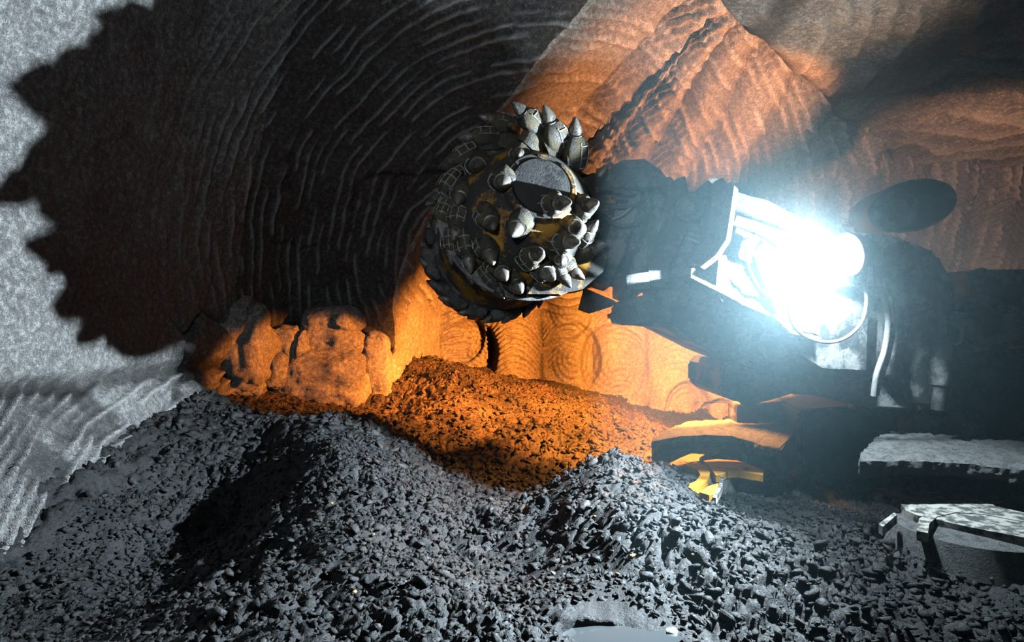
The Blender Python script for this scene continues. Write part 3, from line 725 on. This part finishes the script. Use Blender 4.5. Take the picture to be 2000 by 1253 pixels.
# cross bracket: tall crooked plate and an added pale strip as its lamp-lit right edge
plate('bracket_plate', [(1398,352,3.768),(1412,346,3.750),(1424,362,3.735),(1436,368,3.720),(1428,420,3.730),(1420,470,3.740),(1400,498,3.765),(1372,520,3.800),(1350,512,3.827),(1340,500,3.840),(1376,470,3.795),(1386,420,3.782),(1392,380,3.775)], .05, M_dark, MACH, .008, vec=(.05, .45, 0))
plate('bracket_lit_edge', [(1434,362,3.70),(1442,370,3.70),(1434,425,3.70),(1426,472,3.70),(1405,504,3.72),(1376,526,3.75),(1368,521,3.75),(1398,498,3.72),(1418,468,3.70),(1426,420,3.70)], .04, M_crust, MACH, .004, vec=(-.03, .05, 0))
plate('bracket_wing', [(1360,372,3.98),(1385,350,3.98),(1396,346,3.98),(1424,362,3.98),(1400,392,3.98),(1375,382,3.98)], .12, M_dark, MACH, .01)
plate('bracket_wing', [(1424,362,4.2),(1432,352,4.2),(1462,363,4.2),(1480,378,4.2),(1470,395,4.2)], .30, M_dark, MACH, .01)
hose('hook', [(1385,378,3.93),(1388,392,3.92),(1380,398,3.92),(1374,388,3.93)], .008, M_dark, MACH, 6)

# boom body
def hexa(name, loop, thick, mat, bev=.015, parent=None, rough=0.0):
    bm = bmesh.new(); prism(bm, [W(*p) for p in loop], thick); bmesh.ops.recalc_face_normals(bm, faces=bm.faces)
    if rough:
        bmesh.ops.triangulate(bm, faces=bm.faces)
        for _ in range(9):
            es = [e for e in bm.edges if e.calc_length() > .03]
            if not es: break
            bmesh.ops.subdivide_edges(bm, edges=es, cuts=1); bmesh.ops.triangulate(bm, faces=[f for f in bm.faces if len(f.verts) > 3])
            if len(bm.verts) > 60000: break
        co_ = np.array([v.co[:] for v in bm.verts]); bm.normal_update(); no_ = np.array([v.normal[:] for v in bm.verts])
        dsp = rough*(fbm(co_*28, 3)+.6*ridge(co_*14, 2)-.3)
        for v, d_, nn in zip(bm.verts, dsp, no_): v.co += Vector(nn)*float(d_)
        return bm_obj(name, bm, mat, parent or MACH, True, 0)
    return bm_obj(name, bm, mat, parent or MACH, True, bev)
top = hexa('boom_top_plate', [(1432,372,4.05),(1500,392,4.05),(1560,425,4.05),(1600,452,4.05),(1600,500,4.05),(1500,455,4.05),(1425,420,4.05)], (0, .5, .0), M_crust, rough=.012)
hexa('boom_shell', [(1215,600,4.25),(1330,560,4.15),(1400,470,4.12),(1600,500,4.12),(1740,470,4.15),(1835,492,4.2),(1872,556,4.2),(1850,650,4.2),(1830,795,4.25),(1790,803,4.25),(1700,742,4.2),(1520,738,4.15),(1400,690,4.15),(1300,640,4.2),(1220,632,4.25)], (0, .75, 0), M_steel, .04)
hexa('side_panel', [(1352,518,3.92),(1400,505,3.92),(1415,470,3.92),(1480,470,3.90),(1600,525,3.90),(1600,655,3.90),(1545,640,3.90),(1520,615,3.90),(1452,588,3.90),(1420,575,3.90),(1400,560,3.92),(1350,535,3.92)], (0, .30, 0), M_crust, rough=.014)
hexa('panel_rib', [(1404,500,3.86),(1418,498,3.86),(1428,575,3.84),(1412,590,3.84),(1398,572,3.84)], (0, .08, 0), M_crust, rough=.007)
hexa('panel_rib', [(1472,500,3.85),(1486,505,3.85),(1540,590,3.85),(1546,640,3.85),(1525,632,3.85)], (0, .06, 0), M_crust, rough=.006)
hexa('valve_block', [(1436,500,3.86),(1450,472,3.86),(1476,458,3.86),(1492,470,3.86),(1490,500,3.86),(1465,516,3.86)], (0, .14, 0), M_crust, rough=.010)
hexa('rail', [(1420,478,3.9),(1600,545,3.92),(1600,560,3.92),(1420,492,3.9)], (0, .07, 0), M_crust, rough=.008)
hexa('rail', [(1440,420,3.86),(1650,495,3.86),(1650,512,3.86),(1436,432,3.86)], (0, .10, 0), M_crust, rough=.006)
hexa('side_cover', [(1602,560,4.02),(1695,600,4.02),(1692,722,4.02),(1606,718,4.02),(1560,690,4.02),(1560,650,4.02)], (0, .12, 0), M_steel, rough=.008)
hexa('side_cover', [(1730,610,4.05),(1768,615,4.05),(1765,735,4.05),(1728,735,4.05)], (0, .12, 0), M_steel, .01)
hexa('panel_sill', [(1350,536,3.83),(1400,560,3.83),(1452,588,3.81),(1520,616,3.80),(1548,644,3.80),(1604,659,3.80),(1604,664,3.80),(1545,650,3.80),(1515,622,3.80),(1450,594,3.81),(1398,566,3.83),(1350,542,3.83)], (0, .30, 0), M_crust, rough=.008)
# lower beam with round cut-out
hexa('lower_beam', [(1408,722,4.2),(1425,704,4.2),(1500,728,4.2),(1700,733,4.2),(1780,760,4.2),(1835,790,4.2),(1810,803,4.2),(1700,796,4.2),(1640,783,4.2),(1590,772,4.2),(1545,770,4.2),(1505,782,4.2),(1470,790,4.2),(1430,782,4.2),(1408,762,4.2)], (0, .8, 0), M_steel, .015)
bm = bmesh.new(); lathe(bm, [(0, .075), (.02, .075), (.02, .06), (.005, .055), (.005, .01)], W(1460, 771, 4.2), (0, -1, 0), 36); bm_obj('beam_boss', bm, M_dark, MACH, True)
bm = bmesh.new(); lathe(bm, [(0, .155), (.012, .152), (.014, .12), (.008, .11), (.008, .02)], W(1425, 655, 4.135), (0.05, -1, 0), 48); bm_obj('round_cover', bm, M_steel, MACH, True)
bm = bmesh.new(); lathe(bm, [(0, .135), (.012, .13), (.014, .10), (.008, .10), (.008, .02)], W(1520, 670, 4.115), (0.05, -1, 0), 48); bm_obj('round_cover', bm, M_steel, MACH, True)
# cables and hoses on the boom
hose('lamp_cable', [(1500,470,3.85),(1528,492,3.76),(1538,530,3.74),(1540,580,3.74),(1545,625,3.74),(1570,655,3.73),(1612,668,3.72),(1650,660,3.72),(1682,630,3.72),(1692,585,3.74),(1685,550,3.78)], .0105, M_cable, MACH)
hose('lamp_cable', [(1456,480,3.84),(1460,515,3.83),(1478,555,3.84),(1502,578,3.86),(1535,588,3.88),(1560,580,3.9),(1580,560,3.94)], .008, M_cable, MACH)
hose('hydraulic_hose', [(1700,520,3.98),(1722,570,3.96),(1734,620,3.95),(1728,680,3.95),(1712,730,3.95),(1706,772,3.98)], .018, M_cable, MACH)
hose('hydraulic_hose', [(1712,520,4.0),(1738,580,3.98),(1744,640,3.98),(1736,690,3.98),(1722,735,3.98),(1712,770,4.0)], .014, M_steel, MACH)
# lamp: round floodlight head on a bracket
lampr = LAMP-LAMPDIR*0.02
bm = bmesh.new(); lathe(bm, [(-.14, .05), (-.13, .075), (-.05, .11), (.0, .125), (.02, .125), (.02, .105), (.0, .10), (.0, .02)], lampr, LAMPDIR, 40)
lm = bm_obj('boom_lamp', bm, M_dark, MACH, True)
bm = bmesh.new(); lathe(bm, [(.004, .09), (.02, .08), (.032, .06), (.038, .03), (.04, .004)], lampr, LAMPDIR, 32)
bm_obj('lamp_lens', bm, M_lens, lm, True)
hexa('lamp_bracket', [(1660,520,3.85),(1690,500,3.85),(1700,540,3.85),(1670,560,3.85)], (0, .35, 0), M_steel, .008)
hexa('lamp_hood', [(1700,455,3.95),(1740,458,3.95),(1832,492,3.95),(1830,512,3.95),(1700,560,3.95)], (0, .5, 0), M_steel, .02)
# turret and right-hand body
cyl('turret_column', (1762,600,4.9), (1762,800,4.9), .38, M_steel, MACH)
hexa('turret_housing', [(1775,600,4.1),(1835,585,4.1),(1865,640,4.1),(1855,700,4.1),(1845,790,4.1),(1820,803,4.1),(1790,800,4.1),(1765,760,4.1),(1765,640,4.1)], (0, .7, 0), M_steel, .05)
cyl('lift_cylinder', (1842,660,4.0), (1832,800,4.0), .05, M_steel, MACH, prof=[(0,.06),(.3,.06),(.31,.04),(.46,.04)])
hose('hydraulic_hose', [(1868,610,4.1),(1878,640,4.0),(1876,665,3.98),(1862,672,4.0),(1850,660,4.05)], .012, M_cable, MACH)
hexa('turret_flank', [(1855,720,4.5),(1880,730,4.5),(1890,770,4.5),(1870,800,4.5),(1840,805,4.5)], (0, .3, 0), M_steel, .02)
hexa('conveyor_bridge', [(1850,600,4.5),(1905,575,4.5),(1890,530,4.5),(1895,527,4.5),(2250,520,4.5),(2250,605,4.5),(1880,612,4.5)], (0, .5, 0), M_steel, .02)
hexa('conveyor_trough', [(1860,612,4.3),(1950,600,4.3),(2250,570,4.3),(2250,650,4.3),(2000,675,4.3),(1930,690,4.3),(1870,668,4.3)], (0, .6, 0), M_steel, .05)
hexa('main_frame', [(1560,800,5.0),(1700,790,5.0),(1860,690,5.0),(2400,650,5.0),(2400,960,5.0),(1900,930,5.0),(1560,940,5.4)], (0.2, 1.1, 0), M_dark, .03)
hexa('far_beam', [(1440,790,5.6),(1560,782,5.6),(1660,800,5.6),(1660,830,5.6),(1440,826,5.6)], (0, .25, 0), M_dark, .01)
cyl('drive_motor', (1770,828,4.5), (1912,845,4.5), .13, M_steel, MACH, prof=[(0,.10),(.03,.13),(.22,.13),(.22,.145),(.24,.145),(.24,.13),(.42,.125),(.43,.09),(.50,.085),(.51,.05),(.54,.05)])

cyl('stripe_shadow_bar', (1337,560,6.0), (1337,592,6.0), .02, M_dark, MACH, seg=12)  # unseen bar added to cast the dark vertical stripe on the face
# housings of the lamps on the far side
for (p, t) in (((1.75, 5.7, 2.0), (0.7, 9.0, -0.5)), ((1.0, 5.5, 1.95), (-2.5, 6.6, 0.35)), ((2.6, 5.3, 2.35), (1.75, 6.6, 4.2)), ((4.2, 5.6, 2.1), (7.0, 8.4, 3.0))):
    p = Vector(p); dr = (Vector(t)-p).normalized(); bm = bmesh.new()
    lathe(bm, [(-.16, .03), (-.15, .05), (-.06, .075), (-.01, .08), (-.01, .07), (-.04, .06), (-.04, .01)], p, dr, 24); bm_obj('work_lamp', bm, M_dark, MACH, True)
# gathering wheels and loading tables
def flat(name, pts, z, t, mat, parent, bev=.006, rough=0.0, tilt=None):
    bm = bmesh.new(); prism(bm, [PL(px, py, z) if not isinstance(px, Vector) else px for px, py in pts], (0, 0, -t))
    return bm_obj(name, bm, mat, parent, True, bev)
def slab(name, pts, t, mat, rough=.012):
    return hexa(name, pts, (0, 0, -t), mat, rough=rough)
M_table = metal_mat('rubble_dusted_plate', (0.10, 0.10, 0.10), (0.26, 0.26, 0.255), 0.6, 0, .8, 1.0, 24, .02)
slab('loading_table', [(1272,862,5.0),(1300,840,5.4),(1345,822,5.8),(1430,818,5.8),(1553,824,5.6),(1538,858,4.9),(1518,879,4.55),(1496,873,4.6),(1470,862,4.75),(1430,852,4.9),(1380,849,4.95),(1330,851,5.0)], .05, M_table)
plate('table_cheek', [(1516,880,4.56),(1552,828,5.5),(1552,905,5.5),(1518,935,4.56)], .04, M_dark, MACH, .005, vec=(.04,.01,0))
hexa('table_back', [(1275,870,5.25),(1300,850,5.4),(1440,850,5.4),(1520,870,5.2),(1520,940,5.2),(1275,940,5.25)], (0, .05, 0), M_dark, .005)
def wheel(name, plane_z, arms, mats, hub, hubr):
    bm = bmesh.new(); c = PL(*hub, plane_z-.05); lathe(bm, [(-.14, hubr*1.1), (-.05, hubr), (0.0, hubr*.95), (.02, hubr*.5), (.02, .01)], c, (0, 0, 1), 48)
    w = bm_obj(name, bm, mats[0], MACH, True)
    for i, (pts, m_) in enumerate(arms):
        flat('gathering_arm', pts, plane_z+.004*i, .045, m_, w, .006)
    return w
wheel('gathering_wheel', .66, [
  ([(1288,922),(1300,908),(1330,893),(1362,880),(1400,870),(1406,873),(1385,882),(1366,893),(1366,899),(1348,902),(1318,915),(1296,930)], M_bright_yellow),
  ([(1335,906),(1360,902),(1378,908),(1387,920),(1383,936),(1368,948),(1350,953),(1338,948),(1360,938),(1368,926),(1362,916),(1345,911)], M_bright_yellow),
  ([(1374,899),(1400,896),(1440,899),(1462,905),(1491,918),(1490,927),(1460,922),(1440,919),(1420,920),(1408,928),(1398,928),(1385,908)], M_bright_yellow),
  ([(1366,960),(1385,948),(1402,943),(1404,950),(1394,965),(1385,966)], M_bright_yellow),
  ([(1408,928),(1414,930),(1410,950),(1398,972),(1392,970),(1402,950)], M_ctrim)], (M_table,), (1345, 925), .30)
flat('table_skirt', [(1418,923),(1470,921),(1490,930),(1480,950),(1440,945)], .56, .04, M_dark, MACH)
slab('loading_table', [(1678,901,3.45),(1690,875,3.7),(1712,855,3.95),(1745,843,4.2),(1850,850,4.2),(2000,862,4.1),(2350,880,4.1),(2350,960,3.3),(2000,918,3.4),(1880,905,3.45),(1800,900,3.45),(1720,901,3.45)], .07, M_table, .02)
hexa('table_back', [(1745,905,3.75),(2350,930,3.7),(2350,1010,3.7),(1745,960,3.75)], (0, .05, 0), M_table, rough=.015)
wheel('gathering_wheel', .70, [
  ([(1705,956),(1712,950),(1750,949),(1800,953),(1870,963),(1935,982),(1945,988),(2000,1000),(2060,1015),(2060,1060),(1900,1030),(1790,1005),(1768,995),(1755,978),(1735,968),(1712,965)], M_ctrim),
  ([(1790,1036),(1795,1012),(1820,995),(1860,989),(1930,993),(2000,1010),(2000,1018),(1920,1003),(1865,1000),(1830,1008),(1815,1022),(1812,1040)], M_ctrim),
  ([(1716,1022),(1746,1000),(1752,1004),(1724,1028)], M_ctrim)], (M_table,), (1900, 1030), .36)

# ventilation duct hanging behind the boom, its dark open end towards us
bm = bmesh.new(); dc = W(1780, 402, 5.6)
lathe(bm, [(.9, .33), (.04, .335), (0.0, .35), (0, .33), (.03, .315), (.85, .315), (.85, .02)], dc, Vector((.30, .95, .10)), 56)
for v in bm.verts: v.co.z = dc.z+(v.co.z-dc.z)*.66+(v.co.x-dc.x)*.12
o = bm_obj('ventilation_duct', bm, M_dark, None, True)
props(o, 'wide dark round ventilation duct hanging under the roof behind the lamp', 'duct')

# ------------------------------------------------------------------ boulders at the foot of the dark wall
def boulder(px, py, d, sx, sy, sz, seed, lab):
    bm = bmesh.new(); bmesh.ops.create_icosphere(bm, subdivisions=6, radius=1)
    co_ = np.array([v.co[:] for v in bm.verts]); p = np.sign(co_)*np.abs(co_)**0.48
    p = p*np.array([sx, sy, sz]); n = co_/np.linalg.norm(co_, axis=1)[:, None]
    q = p*1.0+seed*3.7; dsp = .16*fbm(q*3.2, 3)*min(sx, sz)*3+.16*ridge(q*3.6, 3)*min(sx, sz)*2-.05*sstep(.9,.98,ridge(q*2.2+8,1))+.02*fbm(q*18, 3)
    p = p+n*dsp[:, None]
    for v, c_ in zip(bm.verts, p): v.co = c_
    me = bpy.data.meshes.new('rock_block'); bm.to_mesh(me); bm.free()
    o = link('rock_block', me, M_face, smooth=True); o.location = W(px, py, d); o.rotation_euler = (0, 0, .15)
    props(o, lab, 'rock', 'orange-lit rock blocks at the wall foot'); return o
boulder(460, 690, 6.25, .30, .34, .48, 1, 'tall orange-lit rock bulge leaning on the left wall, leftmost of the blocks')
boulder(573, 674, 6.75, .17, .26, .17, 2, 'small rounded brown block resting on top of the large cracked block')
boulder(650, 655, 7.0, .27, .30, .26, 3, 'upper flaking rock block right of the rounded one')
boulder(630, 740, 6.8, .42, .34, .25, 4, 'large cracked rock block, lowest and widest of the orange ones')
boulder(534, 725, 6.5, .13, .2, .16, 5, 'small wedge of rock jammed left of the large cracked block')
boulder(738, 720, 7.15, .14, .25, .42, 6, 'rough block against the bright pillar edge, rightmost of the blocks')

# ------------------------------------------------------------------ dust haze round the machine
bm = bmesh.new(); bmesh.ops.create_cube(bm, size=1)
for v in bm.verts: v.co = Vector((3.3+v.co.x*5.6, 5.6+v.co.y*6.4, 2.2+v.co.z*3.6))
me = bpy.data.meshes.new('dust_haze'); bm.to_mesh(me); bm.free()
m = bpy.data.materials.new('haze'); m.use_nodes = True; nt = m.node_tree; nt.nodes.clear()
out = nt.nodes.new('ShaderNodeOutputMaterial'); vs_ = nt.nodes.new('ShaderNodeVolumeScatter')
vs_.inputs['Color'].default_value = (0.56, 0.88, 1.0, 1); vs_.inputs['Density'].default_value = 0.013; vs_.inputs['Anisotropy'].default_value = 0.25
nt.links.new(vs_.outputs[0], out.inputs['Volume'])
m.cycles.volume_sampling = 'MULTIPLE_IMPORTANCE'
HAZE = link('dust_haze', me, m)
props(HAZE, 'thin bluish dust haze hanging round the lamp and machine', 'haze', kind='stuff')

# denser dust added round the lamp to spread its glow and soften its edge
bm = bmesh.new(); bmesh.ops.create_icosphere(bm, subdivisions=4, radius=1.0)
me = bpy.data.meshes.new('lamp_glow_cloud'); bm.to_mesh(me); bm.free()
m = bpy.data.materials.new('lamp_glow_dust'); m.use_nodes = True; nt = m.node_tree; nt.nodes.clear()
out = nt.nodes.new('ShaderNodeOutputMaterial'); v2 = nt.nodes.new('ShaderNodeVolumeScatter')
v2.inputs['Color'].default_value = (0.70, 0.90, 1.0, 1); v2.inputs['Anisotropy'].default_value = 0.1
tc = nt.nodes.new('ShaderNodeTexCoord'); ln = nt.nodes.new('ShaderNodeVectorMath'); ln.operation = 'LENGTH'
nt.links.new(tc.outputs['Object'], ln.inputs[0])
mr = nt.nodes.new('ShaderNodeMapRange'); mr.interpolation_type = 'SMOOTHSTEP'
mr.inputs['From Min'].default_value = 0.0; mr.inputs['From Max'].default_value = 1.0; mr.inputs['To Min'].default_value = 0.06; mr.inputs['To Max'].default_value = 0.0
nt.links.new(ln.outputs['Value'], mr.inputs['Value'])
nz = nnoise(nt, 2.2, 3, .6, tc.outputs['Object']); rz = ramp(nt, nz.outputs[0], [(0.35, (.35, .35, .35)), (0.65, (1.4, 1.4, 1.4))])
mu = nt.nodes.new('ShaderNodeMath'); mu.operation = 'MULTIPLY'; nt.links.new(mr.outputs[0], mu.inputs[0]); nt.links.new(rz.outputs[0], mu.inputs[1])
nt.links.new(mu.outputs[0], v2.inputs['Density']); nt.links.new(v2.outputs[0], out.inputs['Volume'])
o = link('lamp_glow_cloud', me, m); o.location = LAMP+Vector((.35, .15, -.15)); o.scale = (1.5, 1.0, 1.15)
props(o, 'added dust cloud spreading a soft glow round the boom lamp', 'haze', kind='stuff')
